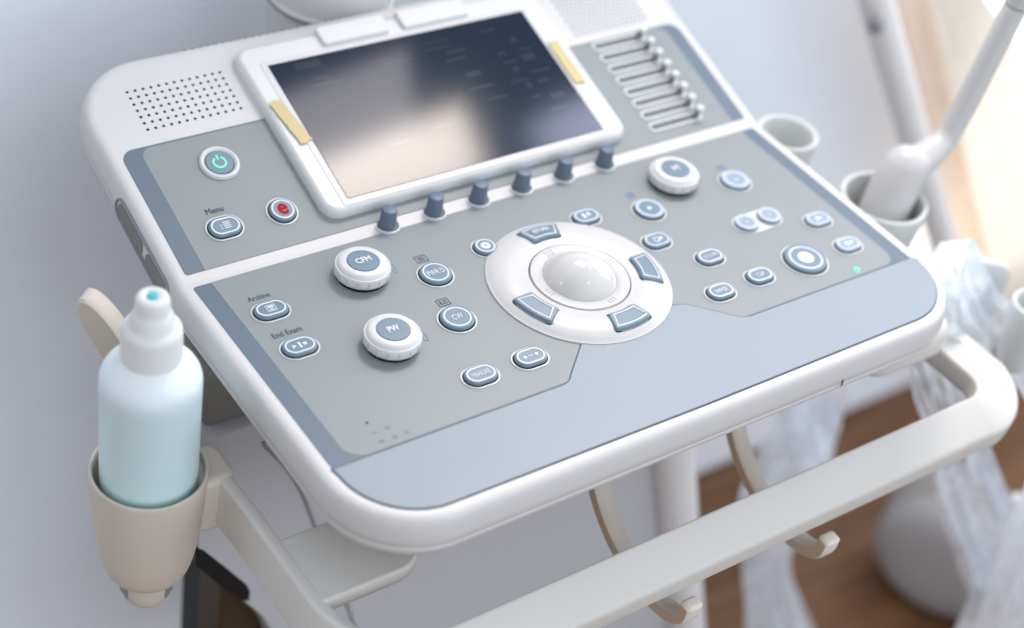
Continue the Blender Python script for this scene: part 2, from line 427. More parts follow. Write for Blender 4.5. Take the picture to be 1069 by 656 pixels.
# TGC sliders -----------------------------------------------------------
slot_me = lever_me = None
for i in range(8):
    X, s = .3912, .0216 + i * (.1004 - .0216) / 7
    if slot_me is None:
        bm = ringband(stad(.0405, .0040), .0014, 0, .0009)
        o = link('slider', bm, M_slide, machine); slot_me = o.data
        c1 = link('slot', plate(stad(.0400, .0030), -.0005, .00065, .0002), M_slot, o); c1m = c1.data
        bm = bmesh.new()
        tube(bm, [(.0180, 0, 0), (.0190, 0, .0085)], [.0026, .0019], 12)
        c3 = link('stem', bm, M_under, o); c3m = c3.data
        bm = lathe(smoothprof([(.0, .0076), (.0028, .0076), (.0031, .0092), (.0026, .0106), (0, .0110)]), 24, mp=lambda x, y, z: (x + .0190, y * .9, z))
        c2 = link('cap', bm, M_slide, o); c2m = c2.data
    else:
        o = bpy.data.objects.new('slider', slot_me); C.objects.link(o); o.parent = machine
        for nm, me in (('slot', c1m), ('stem', c3m), ('cap', c2m)):
            c = bpy.data.objects.new(nm, me); C.objects.link(c); c.parent = o
    put(o, X, s, .0004)

# encoder knobs on the fold strip ------------------------------------------
em = cm = None
for X in (.1385, .1738, .2087, .2436, .2788, .3142):
    if em is None:
        bm = lathe([(.0068, 0), (.0068, .0007), (.0066, .0010), (.0057, .0011), (.0056, .0016), (.0050, .0126), (.0047, .0133), (.0040, .0136), (0, .0137)], 40)
        for k in range(3):
            a = -1.15 + k * 2.1
            d = Vector((cos(a), sin(a), 0)); q = Vector((-sin(a), cos(a), 0))
            P_ = [d * r + q * w + Vector((0, 0, z)) for r, w, z in ((.0056, -.0006, .003), (.0056, .0006, .003), (.0050, .0006, .0112), (.0050, -.0006, .0112))]
            P2 = [v - d * .002 for v in P_]
            A = [bm.verts.new(v) for v in P_]; B = [bm.verts.new(v) for v in P2]
            bm.faces.new(A)
            for i in range(4): bm.faces.new((A[i], B[i], B[(i + 1) % 4], A[(i + 1) % 4]))
        o = link('encoder_knob', bm, M_knob, machine); em = o.data
        c = link('collar', ringband(circ(.0086), .0013, -.001, .0007), M_white, o); cm = c.data
        d_ = link('gap', plate(circ(.0074), -.001, .0003, .0001), M_dark, o); dm = d_.data
    else:
        o = bpy.data.objects.new('encoder_knob', em); C.objects.link(o); o.parent = machine
        for nm, me in (('collar', cm), ('gap', dm)):
            c = bpy.data.objects.new(nm, me); C.objects.link(c); c.parent = o
    o.matrix_local = Matrix.Translation(bend(X, .0045, .0002)) @ Matrix.Rotation(PHI * .12, 4, 'X')

# rotary knobs ---------------------------------------------------------------
def rotary(X, s, txt, tw, lab):
    r = .0174
    bm = lathe([(r - .0016, .0022), (r - .0006, .0028), (r, .0040), (r, .0086), (r - .0004, .0094), (r - .0010, .0096), (r - .0013, .0094), (r - .0016, .0099), (r - .0026, .0115), (r - .0040, .0121), (.0104, .0121), (.0102, .0118), (0, .0118)], 72)
    o = link('rotary_knob', bm, M_white, machine); put(o, X, s, .0004)
    o['label'] = lab
    link('cap_disc', lathe([(.0100, .0115), (.0100, .0122), (.0097, .0125), (0, .0127)], 56), M_button, o)
    link('base_gap', plate(circ(.0158), -.0005, .0024, .0001), M_dark, o)
    bm = bmesh.new()
    for k in range(16):                             # grip dimples
        a = 2 * PI * k / 16 + .1; R_ = Matrix.Rotation(a, 4, 'Z')
        rbox(bm, r - .0007, r + .0003, -.00075, .00075, .0034, .0082, .0003, .0002, lambda x, y, z: R_ @ Vector((x, y, z)))
    link('grip_mark', bm, M_grip, o)
    l = link('legend', text_mesh(txt, tw, .0046, bold=.00020), M_print, o, smooth=False); l.location = (0, .0002, .0127)
    bm = tube(bmesh.new(), [(.0196 * cos(a) + .0012, .0196 * sin(a), .0001) for a in [.62 - .09 * k for k in range(11)]], .00022, 6)
    tube(bm, [(.0220 * cos(a) + .0012, .0215 * sin(a), .0001) for a in [.44 - .085 * k for k in range(9)]], .00022, 6)
    tube(bm, [(.0196 * cos(-.28) + .0012, .0196 * sin(-.28), .0001), (.0208 + .0012, -.0066, .0001), (.0220 * cos(-.24) + .0012, .0215 * sin(-.24), .0001)], .00022, 6)
    link('rotation_mark', bm, M_inkpale, o)
    return o
rotary(.0978, -.0320, 'CFM', .0106, 'white rotary knob with slate centre reading CFM')
rotary(.0814, -.0938, 'PW', .0078, 'white rotary knob with slate centre reading PW')
rotary(.3472, -.0318, 'M', .0052, 'blurred white rotary knob near the right edge')

# push buttons ------------------------------------------------------------------
BM = {}
def button(X, s, L, r, lab=None, cap=M_button, rim=.0016, line=None, nm='push_button', h=.0029, lw=.00095, ring=None):
    key = (L, r, rim, line, h, lw, cap.name)
    if key not in BM:
        Q = stad(L, r) if L else circ(r, 44)
        bm = loft(bmesh.new(), Q, [(-.0007, 0), (-.0007, .0007), (-.0001, .0010), (0, .0014), (-.0001, h - .0008), (-.0005, h - .0003), (-.0011, h)])
        o = link(nm, bm, cap, machine)
        c1 = link('rim', ringband(stad(L, r + rim) if L else circ(r + rim, 44), rim * .62, -.0002, .00055), M_white, o)
        c2 = link('gap', plate(stad(L, r + rim * .5) if L else circ(r + rim * .5, 44), -.0003, .0002, .0001), M_dark, o)
        li = line if line else r - .0016
        c3 = link('outline', ringband(stad(L, li) if L else circ(li, 44), lw, h - .0002, h + .00010), M_printpale if cap == M_buttonpale or lw > .0014 else M_print, o)
        BM[key] = [(x.name.split('.')[0], x.data) for x in (o, c1, c2, c3)]
    else:
        o = bpy.data.objects.new(nm, BM[key][0][1]); C.objects.link(o); o.parent = machine
        for n_, me in BM[key][1:]:
            c = bpy.data.objects.new(n_, me); C.objects.link(c); c.parent = o
    put(o, X, s, .00045)
    if lab: o['label'] = lab
    o['top'] = h
    return o
def legend(o, txt, w, hgt=.0040, m=M_print, dx=0, dy=0, bold=.00006):
    l = link('legend', text_mesh(txt, w, hgt, bold=bold), m, o, smooth=False); l.location = (dx, dy, o['top']); return l
def icon(o, bm, m=M_print, nm='icon'):
    i = link(nm, bm, m, o, smooth=False); i.location = (0, 0, o['top']); return i
def rects_bm(R_, h=.00014):
    bm = bmesh.new()
    for x0, x1, y0, y1 in R_: box(bm, x0, x1, y0, y1, -.0002, h)
    return bm
def frame_rects(x0, x1, y0, y1, t): return [(x0, x1, y0, y0 + t), (x0, x1, y1 - t, y1), (x0, x0 + t, y0 + t, y1 - t), (x1 - t, x1, y0 + t, y1 - t)]

PL, PR = .0070, .0073
# upper left group
o = button(.0376, .0338, PL, PR, 'pill shaped button with a white list icon')
icon(o, rects_bm([(-.0012, .0036, y, y + .0006) for y in (-.0022, -.0008, .0006, .0020)] + [(-.0034, -.0024, y, y + .0006) for y in (-.0022, -.0008, .0006)]))
o = button(.0776, .0345, 0, .0088, 'round button with a red letter e', nm='push_button', line=.0072)
legend(o, 'e', .0070, .0076, M_red, 0, 0, .00055)
# power button
bm = lathe([(.0129, 0), (.0129, .0012), (.0122, .0022), (.0112, .0024), (.0098, .0016), (.0094, .0006), (.0094, -.001)], 56)
o = link('power_button', bm, M_white, machine); put(o, .0562, .0806, .00045)
link('cap_disc', plate(circ(.0091), -.001, .0015, .0005), M_button, o)
link('gap', plate(circ(.0094), -.001, .0006, .0001), M_dark, o)
bm = bmesh.new()
tube(bm, [(.0040 * cos(a), .0040 * sin(a), .0016) for a in [PI / 2 + .55 + (2 * PI - 1.1) * k / 28 for k in range(29)]], .00055, 8)
tube(bm, [(0, .0020, .0016), (0, .0056, .0016)], .00055, 8)
link('power_icon', bm, M_green, o)
# lower left
o = button(.0317, -.0389, PL, PR, 'pill shaped button with a white disk icon, under the word Archive')
icon(o, rects_bm(frame_rects(-.0030, .0030, -.0026, .0030, .00045) + [(-.0018, .0018, .0006, .0020), (-.0016, .0016, -.0016, -.0011), (-.0016, .0016, -.0006, -.0002)]))
o = button(.0312, -.0743, PL, PR, 'pill shaped button with white triangle, bar and square, under the words End Exam')
bm = rects_bm([(-.0006, .0007, -.0024, .0024), (.0022, .0044, -.0011, .0011)])
loft(bm, [(-.0048, -.0014), (-.0022, 0), (-.0048, .0014)], [(0, -.0002), (0, .00014)])
icon(o, bm)
o = button(.1403, -.0502, 0, .0104, 'round button reading PWR D', line=.0084); legend(o, 'PWR D', .0122, .0042)
o = button(.1294, -.0914, 0, .0108, 'round button reading CW', line=.0086); legend(o, 'CW', .0074, .0044)
o = button(.1842, -.0406, 0, .0078, 'small round button with a white oval, beside the trackball ring', line=.0064)
icon(o, ringband(circ(.0032, 28), .0022, -.0001, .0001))
o = button(.1142, -.1396, PL, PR, 'pill shaped button reading MEASURE'); legend(o, 'MEASURE', .0122, .0034, bold=.00004)
o = button(.1502, -.1394, PL, PR, 'pill shaped button with two white arrows')
bm = rects_bm([(-.0018, .0018, -.0002, .0002)])
for sgn in (-1, 1): loft(bm, [(sgn * .0040 + .0012 * cos(a), .0014 * sin(a)) for a in (0, PI / 2, PI, 1.5 * PI)], [(0, -.0002), (0, .00014)])
icon(o, bm)
# right side
QL, QR = .0062, .0070
o = button(.2651, -.0408, QL, QR, 'blurred pill button above the trackball ring', line=.0060, lw=.0017)
icon(o, rects_bm([(-.003, -.0006, -.0022, .0022), (.001, .0034, -.001, .0022)]))
o = button(.3108, -.0515, 0, .0106, 'round button with a wide pale ring and dot, left of the right knob', line=.0098, lw=.0024)
icon(o, plate(circ(.0016, 20), -.0001, .0001, .00005))
o = button(.2940, -.0810, QL, QR, 'pill button with blurred white marks beside the ring', line=.0060, lw=.0015)
icon(o, rects_bm(frame_rects(-.0026, .0012, -.0024, .0022, .0006) + [(.0018, .0042, -.001, .0014)]))
o = button(.3907, -.0491, 0, .0106, 'blurred pale round button at the upper right', cap=M_buttonpale, line=.0098, lw=.0030)
icon(o, rects_bm([(-.002, .002, -.0012, -.0004)]))
# twin buttons on a shared white bridge
brd = link('twin_bridge', plate(stad(.0208, .0098), -.0004, .0004, .0001), M_white, machine); put(brd, .3752, -.0909, .0004)
for X in (.3648, .3856):
    o = button(X, -.0909, 0, .0084, 'small pale round button on the white bridge', cap=M_buttonpale, rim=.0012, line=.0080, lw=.0026)
    icon(o, rects_bm([(-.0012, .0016, -.0006, .0006)]), M_printpale)
o = button(.4159, -.1084, QL, QR, 'upper pale pill button by the right edge', cap=M_buttonpale, line=.0062, lw=.0020)
icon(o, rects_bm([(-.0022, .0006, -.0014, .0016), (.001, .0036, -.0004, .0004)]))
o = button(.4163, -.1384, QL, QR, 'lower pale pill button by the right edge', cap=M_buttonpale, line=.0062, lw=.0020)
icon(o, rects_bm([(-.0028, .0004, -.0016, .0016), (.0012, .0040, -.0006, .0012)]))
o = button(.3166, -.1094, QL, QR, 'pill shaped button reading ACQUIRE', line=.0056, lw=.0011); legend(o, 'ACQUIRE', .0108, .0030)
o = button(.3352, -.1385, QL, QR, 'pill shaped button reading CLIP', line=.0056, lw=.0011); legend(o, 'CLIP', .0066, .0034)
o = button(.3000, -.1402, QL, QR, 'pill shaped button reading RANGE', line=.0056, lw=.0011); legend(o, 'RANGE', .0094, .0034)
o = button(.3767, -.1379, 0, .0148, 'large round button with a white disc in its centre', line=.0116, lw=.0012)
icon(o, plate(circ(.0056, 32), -.0001, .00016, .00005)); icon(o, plate(circ(.0011, 14), 0, .00024, .00004), M_button, 'dot')
led = link('indicator_light', lathe([(.0021, -.0002), (.0021, .0004), (.0016, .0009), (0, .0011)], 20), M_led, machine); put(led, .4040, -.1601, .00045)

# printed words and marks
def printed(X, s, bm, m=M_ink, nm='printed_word', lab=None):
    o = link(nm, bm, m, machine, smooth=False); put(o, X, s, .00047)
    if lab: o['label'] = lab
    return o
printed(.0373, .0482, text_mesh('Menu', .0118, .0042, bold=.00006), M_ink, lab='printed word Menu')
printed(.0312, -.0242, text_mesh('Archive', .0146, .0044, bold=.00006), M_ink, lab='printed word Archive')
printed(.0312, -.0590, text_mesh('End Exam', .0190, .0044, bold=.00006), M_ink, lab='printed words End Exam')
for X, s, t in ((.1407, -.0329, 0), (.1306, -.0741, 1)):
    R_ = frame_rects(-.0042, .0042, -.0034, .0034, .0007)
    R_ += [(-.0022, .0022, -.0018, -.0010), (-.0022, .0022, -.0004, .0004), (-.0022, .0022, .0010, .0018)] if not t else [(-.0024, -.0010, -.0018, .0018), (-.0002, .0008, -.002, .0), (.0004, .0024, .0006, .0018), (.0014, .0024, -.0018, 0)]
    printed(X, s, rects_bm(R_, .0001), M_ink, 'printed_icon')
for X, s in ((.3101, -.0322), (.3926, -.0316)):
    printed(X, s, rects_bm([(-.0035, .0035, -.003, .003)], .0001), M_inkpale, 'printed_icon')
bm = bmesh.new(); bm.free()
M_dim = mat('worn_print', (.25, .30, .35), .6, .2, var=0)
for X, s, w, hh, m in ((.0349, -.1439, .0016, .0018, M_ink), (.0348, -.1523, .0034, .0014, M_dim), (.0434, -.1519, .0036, .003, M_dim), (.0347, -.1597, .0038, .0018, M_inkpale), (.0434, -.1600, .0036, .0028, M_dim), (.0513, -.1596, .003, .0022, M_dim)):
    bm = loft(bmesh.new(), [(w * .5 * cos(2 * PI * k / 9) * (1 + .25 * random.random()), hh * .5 * sin(2 * PI * k / 9) * (1 + .25 * random.random())) for k in range(9)], [(0, -.0002), (0, .0001)])
    printed(X, s, bm, m, 'worn_mark')

# trackball -------------------------------------------------------------------
def dome(r):
    """height of the ring's surface at radius r"""
    t = max(0, min(1, (.0598 - r) / .0258))
    return .0010 + .0046 * sin(PI * min(1, t * .80)) ** .75
prof = [(.0600, -.0005), (.0599, .0010)] + [(r, dome(r)) for r in [.0598 - .0268 * k / 14 for k in range(15)]] + [(.0328, .0036), (.0328, -.001)]
o = link('trackball_ring', lathe(prof, 96), M_ring, machine); put(o, RC[0], RC[1], .0004)
M_tick = mat('tick_grey', (.46, .46, .46), .5, .3, var=0)
o = link('collar', lathe([(.0321, -.001), (.0321, .0042), (.0316, .0048), (.0310, .0049), (.0243, .0040), (.0239, .0037), (.0236, .000)], 80), M_ring, machine); put(o, RC[0], RC[1], .0004)
for a0 in (100, 10, -80, 190):
    bm = bmesh.new()
    for d in (-1, 0, 1):
        a = math.radians(a0 + d * 5.2); R_ = Matrix.Rotation(a, 4, 'Z')
        rbox(bm, .0254, .0302, -.0005, .0005, .0035, .00492, .0004, .0002, lambda x, y, z: R_ @ Vector((x, y, z - (.0302 - x) * .13)))
    link('tick_mark', bm, M_tick, o)
link('gap', plate(circ(.0327), -.001, .0010, .0001), M_line, o)
bm = lathe([(.0270 * sin(PI * (1 - k / 40)), .0270 * cos(PI * (1 - k / 40))) for k in range(41)], 72)
for v in bm.verts: v.co.z += -.0092
o = link('trackball', bm, M_ball, machine); put(o, RC[0], RC[1], .0004)
for a0, txt in ((88, 'RETURN'), (-15, ''), (-86, ''), (198, '')):
    a0 = math.radians(a0); ri, ro, ha = .0390, .0536, .275
    def sector(ri, ro, ha, n=10):
        pol = [(ri + .0013, ha)] + [(ri + .0003 * (k in (0, n)), ha * .90 * (1 - 2 * k / n)) for k in range(n + 1)] + [(ri + .0013, -ha)]
        pol += [(ro - .0018, -ha * 1.04), (ro - .0006, -ha * 1.0)] + [(ro, -ha * .93 * (1 - 2 * k / n)) for k in range(n + 1)] + [(ro - .0006, ha * 1.0), (ro - .0018, ha * 1.04)]
        return [(r * cos(a0 + a), r * sin(a0 + a)) for r, a in pol]
    def mp(x, y, h):
        r = math.hypot(x, y); return (x, y, dome(r) * .8 + .0012 + h)
    P = sector(ri, ro, ha); P.reverse()
    A = sum((P[i - 1][0] * P[i][1] - P[i][0] * P[i - 1][1]) for i in range(len(P)))
    if A < 0: P.reverse()
    bm = loft(bmesh.new(), P, [(0, -.002), (0, .0006), (-.0004, .0013), (-.0010, .0016)], mp)
    o = link('arc_button', bm, M_button, machine); put(o, RC[0], RC[1], .0004)
    bm = loft(bmesh.new(), P, [(.0007, -.003), (.0007, .0000)], lambda x, y, h: (x, y, dome(math.hypot(x, y)) + .0001 + h))
    link('gap', bm, M_dark, o)
    def inner(i_, n=10):
        r0, r1, h0, h1 = ri + i_, ro - i_, ha * .93 - i_ / ri, ha * 1.02 - i_ / ro
        pol = [(r0, h0 * (1 - 2 * k / n)) for k in range(n + 1)] + [(r1, -h1 * (1 - 2 * k / n)) for k in range(n + 1)]
        return [(r * cos(a0 + a), r * sin(a0 + a)) for r, a in pol]
    bm = bmesh.new(); Q0, Q1 = inner(.0021), inner(.0028); n = len(Q0)
    V = [[bm.verts.new(mp(x, y, h)) for x, y in Q] for Q, h in ((Q0, .0012), (Q0, .00174), (Q1, .00174), (Q1, .0012))]
    for A_, B_ in ((0, 1), (1, 2), (2, 3), (3, 0)):
        for i in range(n): j = (i + 1) % n; bm.faces.new((V[A_][i], V[A_][j], V[B_][j], V[B_][i]))
    bmesh.ops.recalc_face_normals(bm, faces=bm.faces)
    link('outline', bm, M_print, o)
    if txt:
        bm = text_mesh(txt, .0120, .0034, bold=.0001)
        for v in bm.verts:
            x, y = v.co.x + .0468 * cos(a0), v.co.y + .0468 * sin(a0); v.co = Vector(mp(x, y, .00175))
        link('legend', bm, M_print, o, smooth=False)

# front handle ----------------------------------------------------------------
zh = -.0700
path = []; outs = []; tilt = []
def arc(cx, cy, r, a0, a1, n, t0, t1):
    for k in range(n + 1):
        a = a0 + (a1 - a0) * k / n; path.append((cx + r * cos(a), cy + r * sin(a), zh)); outs.append((cos(a), sin(a), 0)); tilt.append(t0 + (t1 - t0) * k / n)
path.append((-.0240, -.0860, zh)); outs.append((-1, 0, 0)); tilt.append(86)
path.append((-.0225, -.1150, zh)); outs.append((-1, 0, 0)); tilt.append(86)
arc(.0330, -.1860, .0550, PI, 1.5 * PI, 18, 84, 33)
arc(.4650, -.2240, .0170, 1.5 * PI, 2 * PI, 14, 33, 10)
path.append((.4805, -.1000, zh)); outs.append((1, 0, 0)); tilt.append(10)
path.append((.4770, -.0500, zh)); outs.append((1, 0, 0)); tilt.append(10)
def bar_section(t, w=.0300, th=.0175, d=.0034):
    f_ = max(0, (t - 33) / 53); w += .006 * f_ + .011 * max(0, (33 - t) / 23); th -= .0085 * f_
    t = math.radians(t); u = Vector((cos(t), -sin(t))); a_ = math.radians(7 + 79 * f_); v = Vector((-sin(a_), -cos(a_)))
    S_ = [Vector((0, 0)), u * w, u * w + v * th, v * th]; R_ = []
    for i in range(4):
        a, b, c = S_[i - 1], S_[i], S_[(i + 1) % 4]
        p0 = b + (a - b).normalized() * d; p1 = b + (c - b).normalized() * d
        for q in (0, .2, .4, .6, .8, 1): R_.append(p0 * (1 - q) ** 2 + b * 2 * q * (1 - q) + p1 * q * q)
    return R_
bm = bmesh.new(); rings = []
for p, o, t in zip(path, outs, tilt):
    rings.append([bm.verts.new(Vector(p) + Vector(o) * q.x + Vector((0, 0, q.y))) for q in bar_section(t)])
for a, b in zip(rings, rings[1:]):
    n = len(a)
    for i in range(n): bm.faces.new((a[i], a[(i + 1) % n], b[(i + 1) % n], b[i]))
bm.faces.new(list(reversed(rings[0]))); bm.faces.new(rings[-1]); bmesh.ops.recalc_face_normals(bm, faces=bm.faces)
hd = link('front_handle', bm, M_handle, machine, ang=50)
bm = loft(bmesh.new(), rr(-.019, .056, -.1945, -.1430, [.001, .020, .012, .001], 8), [(-.006, -.0860), (-.0015, -.0835), (0, -.0800), (0, -.0735), (-.0006, -.0722), (-.0018, -.0716)])
link('handle_bracket', bm, M_handle, machine)
bm = rbox(bmesh.new(), .395, .476, -.2080, -.1450, -.064, -.036, .018, .010)
link('handle_bracket', bm, M_handle, machine)

# cup holder for the bottle -------------------------------------------------------
CX, CY, CZ = -.0587, -.0680, -.0628
outer = [(.0, -.1185), (.0080, -.1182), (.0118, -.1168), (.0140, -.1130), (.0148, -.1060), (.0150, -.0950), (.0151, -.0935)] + smoothprof([(.0152, -.0934), (.0195, -.0920), (.0240, -.0860), (.0270, -.0720), (.0292, -.0520), (.0311, -.0260), (.0322, -.0050), (.0322, 0), (.0310, .0006), (.0298, -.0010), (.0298, -.0100), (.0290, -.0450), (.0270, -.0680), (.0200, -.0760), (0, -.0765)], 2)
ch = link('bottle_holder', lathe([(r * 1.06, z * .945) for r, z in outer], 72), M_beige, machine); ch.location = (CX, CY, CZ)
bm = bmesh.new()
for a in (-3.1, -.94, .5, 2.0):
    R_ = Matrix.Rotation(a, 4, 'Z')
    rbox(bm, .0125, .01585, -.0048, .0048, -.1030, -.0915, .001, .0006, lambda x, y, z: R_ @ Vector((x, y, z)))
link('drain_slot', bm, M_grey, ch)
# clip between the holder and the end of the handle arm
bm = rbox(bmesh.new(), -.0380, -.0115, -.0900, -.0580, -.1120, -.0690, .009, .005)
link('holder_clip', bm, M_beige, machine)

# hooks under the console ------------------------------------------------------------
for X in (.2020, .3190):
    pts = catmull([(-.150, -.030), (-.158, -.070), (-.1715, -.1010), (-.1980, -.1240), (-.2320, -.1350), (-.2560, -.1330), (-.2680, -.1240), (-.2700, -.1120)], 8)
    pts = [(p[0], p[1]) for p in [(q.x, q.y) for q in [Vector((a[0], a[1], 0)) for a in pts]]]
    bm = bmesh.new(); N = len(pts); rings = []
    for i, p in enumerate(pts):
        a = Vector(pts[max(i - 1, 0)]); b = Vector(pts[min(i + 1, N - 1)]); t = (b - a).normalized(); nn = Vector((-t.y, t.x))
        w, th = .0063, .0046
        S_ = [(X + dx, Vector(p) + nn * dn) for dx, dn in ((-w * .7, -th), (w * .7, -th), (w, -th * .7), (w, th * .7), (w * .7, th), (-w * .7, th), (-w, th * .7), (-w, -th * .7))]
        rings.append([bm.verts.new((x, q.x, q.y)) for x, q in S_])
    for sc in (.8, .5):
        rings.append([bm.verts.new(sum((v.co for v in rings[N - 1]), Vector()) / 8 * (1 - sc) + v.co * sc + Vector((0, 0, .0022 * (1.3 - sc)))) for v in rings[N - 1]])
    for a, b in zip(rings, rings[1:]):
        for i in range(8): bm.faces.new((a[i], a[(i + 1) % 8], b[(i + 1) % 8], b[i]))
    bm.faces.new(list(reversed(rings[0]))); bm.faces.new(rings[-1]); bmesh.ops.recalc_face_normals(bm, faces=bm.faces)
    hk = link('cable_hook', bm, M_hook, machine)
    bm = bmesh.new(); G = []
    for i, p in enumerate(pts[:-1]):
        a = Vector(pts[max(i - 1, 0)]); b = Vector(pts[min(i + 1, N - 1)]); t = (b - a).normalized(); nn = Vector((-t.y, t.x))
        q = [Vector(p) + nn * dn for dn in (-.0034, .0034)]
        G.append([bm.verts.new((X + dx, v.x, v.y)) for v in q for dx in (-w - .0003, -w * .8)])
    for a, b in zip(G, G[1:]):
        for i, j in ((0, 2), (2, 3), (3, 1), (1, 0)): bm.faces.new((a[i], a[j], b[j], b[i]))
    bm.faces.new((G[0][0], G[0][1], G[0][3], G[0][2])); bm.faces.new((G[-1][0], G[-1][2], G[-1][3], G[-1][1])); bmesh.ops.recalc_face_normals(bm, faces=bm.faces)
    link('hook_shade', bm, M_hookshade, hk)  # raised tan strip: shade on the hook's left side put into its colour

# body below the console ---------------------------------------------------------------
_q = [at(x, y, -.03) for x, y in ((203, 588), (225, 611), (255, 634), (272, 648), (284, 668), (300, 720))]
Pz = [(-.012, -.097), (.440, -.097), (.440, -.250), (.455, -.3416), (.540, -.6076), (.568, -.700), (.140, -.700)] + [(v.x, v.z) for v in reversed(_q)]
Pz = Pz[::-1]
rb = .038
bm = loft(bmesh.new(), Pz, [(-.002, -.060), (0, -.058), (0, .030 - rb)] + [(-rb * .10 * (1 - cos(PI / 2 * k / 8)), .030 - rb + rb * sin(PI / 2 * k / 8)) for k in range(1, 9)], lambda x, z, h: (x, -h, z))
# a softer, wider curve on the right flank, and a crisp edge along the top and the slanting foot
for v in bm.verts:
    if v.co.x < .35:
        d = -.03 - v.co.y
        if v.co.y < .02 and v.co.y > -.0299: pass
body = link('machine_body', bm, M_body, machine)
bm = tube(bmesh.new(), catmull([at(x, y, -.0304) for x, y in ((275, 461), (277, 466), (285, 474), (302, 493), (316, 517), (328, 548), (345, 590), (360, 626), (372, 660))], 8), .0012, 8)
link('body_seam', bm, M_grey, body)
sl = [at(x, y, -.03) for x, y in ((204, 572), (212, 574), (236, 593), (257, 610), (261, 617), (260, 627), (254, 627), (236, 616), (220, 603), (204, 590))]
sl = [(v.x, v.z) for v in sl][::-1]
bm = loft(bmesh.new(), sl, [(0, .020), (0, .0302), (-.0006, .0306)], lambda x, z, h: (x, -h, z)); bmesh.ops.recalc_face_normals(bm, faces=bm.faces)
link('body_slot', bm, M_black, body)
ca, cb = at(703, 485, -.034), at(716, 656, -.034); dd = cb - ca
link('body_lit_edge', tube(bmesh.new(), [ca - dd * .9, ca, cb, cb + dd * .8], .0185, 28), M_litedge, machine)  # paler tube: window light on the body's right edge put into the colour
# dark undercarriage below the slanting foot of the body
bm = rbox(bmesh.new(), .030, .16, -.010, .060, -.62, -.230, .01, .004); link('undercarriage', bm, M_black, machine)
bm = rbox(bmesh.new(), .0265, .060, -.0125, .022, -.60, -.245, .003, .002); link('brown_panel', bm, M_brown, machine)
# column that carries the monitor
bm = lathe([(.0445, -.14), (.0445, .030), (.0465, .032), (.0465, .036), (.0445, .038), (.0445, .16)], 56)
o = link('monitor_column', bm, M_white, machine); o.location = (.2180, .2200, 0)
bm = lathe([(.0455, .0325), (.0472, .0330), (.0472, .0348), (.0455, .0353)], 56); c = link('column_band', bm, M_grey, o)
# side arm and ear seen behind the bottle
bm = rbox(bmesh.new(), .000, .130, -.024, .020, -.0985, -.050, .008, .006)
link('side_arm', bm, M_under, machine)  # base colour darkened to hold the shade under the console
bm = bmesh.new()
Q = [(.0155 * cos(PI * k / 14), .012 + .024 * sin(PI * k / 14)) for k in range(15)] + [(-.012, -.05), (.012, -.05)]
Rz = Matrix.Rotation(math.radians(-50), 3, 'Z')
loft(bm, Q, [(-.0015, -.007), (0, -.0055), (0, .0055), (-.0015, .007)], lambda a, b, h: Vector((-.046, .0, -.028)) + Rz @ Vector((.75 * a * (1 if b > 0 else 1 + b * 6) - .55 * b, -h, b - .004)))
link('side_ear', bm, M_beige, machine)
# lower cover with a dark slot, at the left foot of the body
def front(pts, y0, y1, bev=.002):
    if sum((pts[i - 1][0] * pts[i][1] - pts[i][0] * pts[i - 1][1]) for i in range(len(pts))) < 0: pts = pts[::-1]
    return loft(bmesh.new(), pts, [(0, -y1), (0, -y0 - bev), (-bev, -y0)], lambda x, z, h: (x, -h, z))

# probe cups on the right -----------------------------------------------------------------
def cup(x, y, z, r, hgt, m=M_cup, lab=None):
    pr_ = smoothprof([(0, -hgt), (r * .55, -hgt), (r * .72, -hgt * .9), (r * .92, -hgt * .3), (r, -.004), (r, 0), (r - .002, .001), (r - .004, -.001), (r - .0045, -.006), (r * .75, -hgt * .5), (r * .5, -hgt * .75), (0, -hgt * .78)], 2)
    o = link('probe_cup', lathe(pr_, 56), m, machine); o.location = (x, y, z)
    if lab: o['label'] = lab
    return o
cup(.4980, .0050, -.020, .0240, .070, lab='blurred white probe cup, empty, behind the console edge')
cup(.5230, -.0800, -.030, .0330, .095, lab='white probe cup that holds the wand')
v = at(1084, 318, -.200); cup(v.x, v.y, v.z, .0190, .060, lab='white cup cut by the right edge of the photo')
v = at(1022, 300, -.150)
Rz = Matrix.Rotation(math.radians(-38), 3, 'Z')
bm = loft(bmesh.new(), rr(-.024, .018, -.06, .026, [.004, .004, .012, .006], 8), [(-.0015, -.004), (0, -.0025), (0, .0025), (-.0015, .004)], lambda a, b, h: v + Rz @ Vector((a, -h, b)))
link('holder_plate', bm, M_cup, machine)
bm = rbox(bmesh.new(), .450, .515, -.090, .020, -.125, -.100, .02, .006)
link('cup_rail', bm, M_cup, machine)

# ------------------------------------------------------------------ things on the machine
bottle = thing('gel_bottle', 'milky squeeze bottle of pale blue gel standing in the beige side cup', 'bottle', (CX, CY, CZ - .0932))
bp_ = [(0, .0315), (.0215, .0315), (.0245, .0335), (.0262, .040), (.0278, .070)] + [(.0282, .080 + .076 * k / 4) for k in range(5)] + [(.0282, .1615), (.0280, .1650), (.0272, .1680), (.0256, .1710), (.0232, .1740), (.0200, .1772), (.0168, .1802), (.015, .182), (.015, .19), (0, .19)]
link('bottle_body', lathe(bp_, 72), M_bottle, bottle, ang=60)
bm = lathe(smoothprof([(.0166, .1800), (.0168, .1820), (.0165, .1970), (.0161, .2005), (.0146, .2022), (.0130, .2030), (.0124, .2045), (.0108, .2110), (.0094, .2128), (.0093, .2195), (.0084, .2222), (.0056, .2230), (.0042, .2222), (0, .2218)], 1), 56)
link('bottle_cap', bm, M_cap, bottle, ang=50)
link('nozzle_tip', lathe([(.0030, .2215), (.0030, .2229), (.0024, .2236), (0, .2238)], 24), M_cyan, bottle)

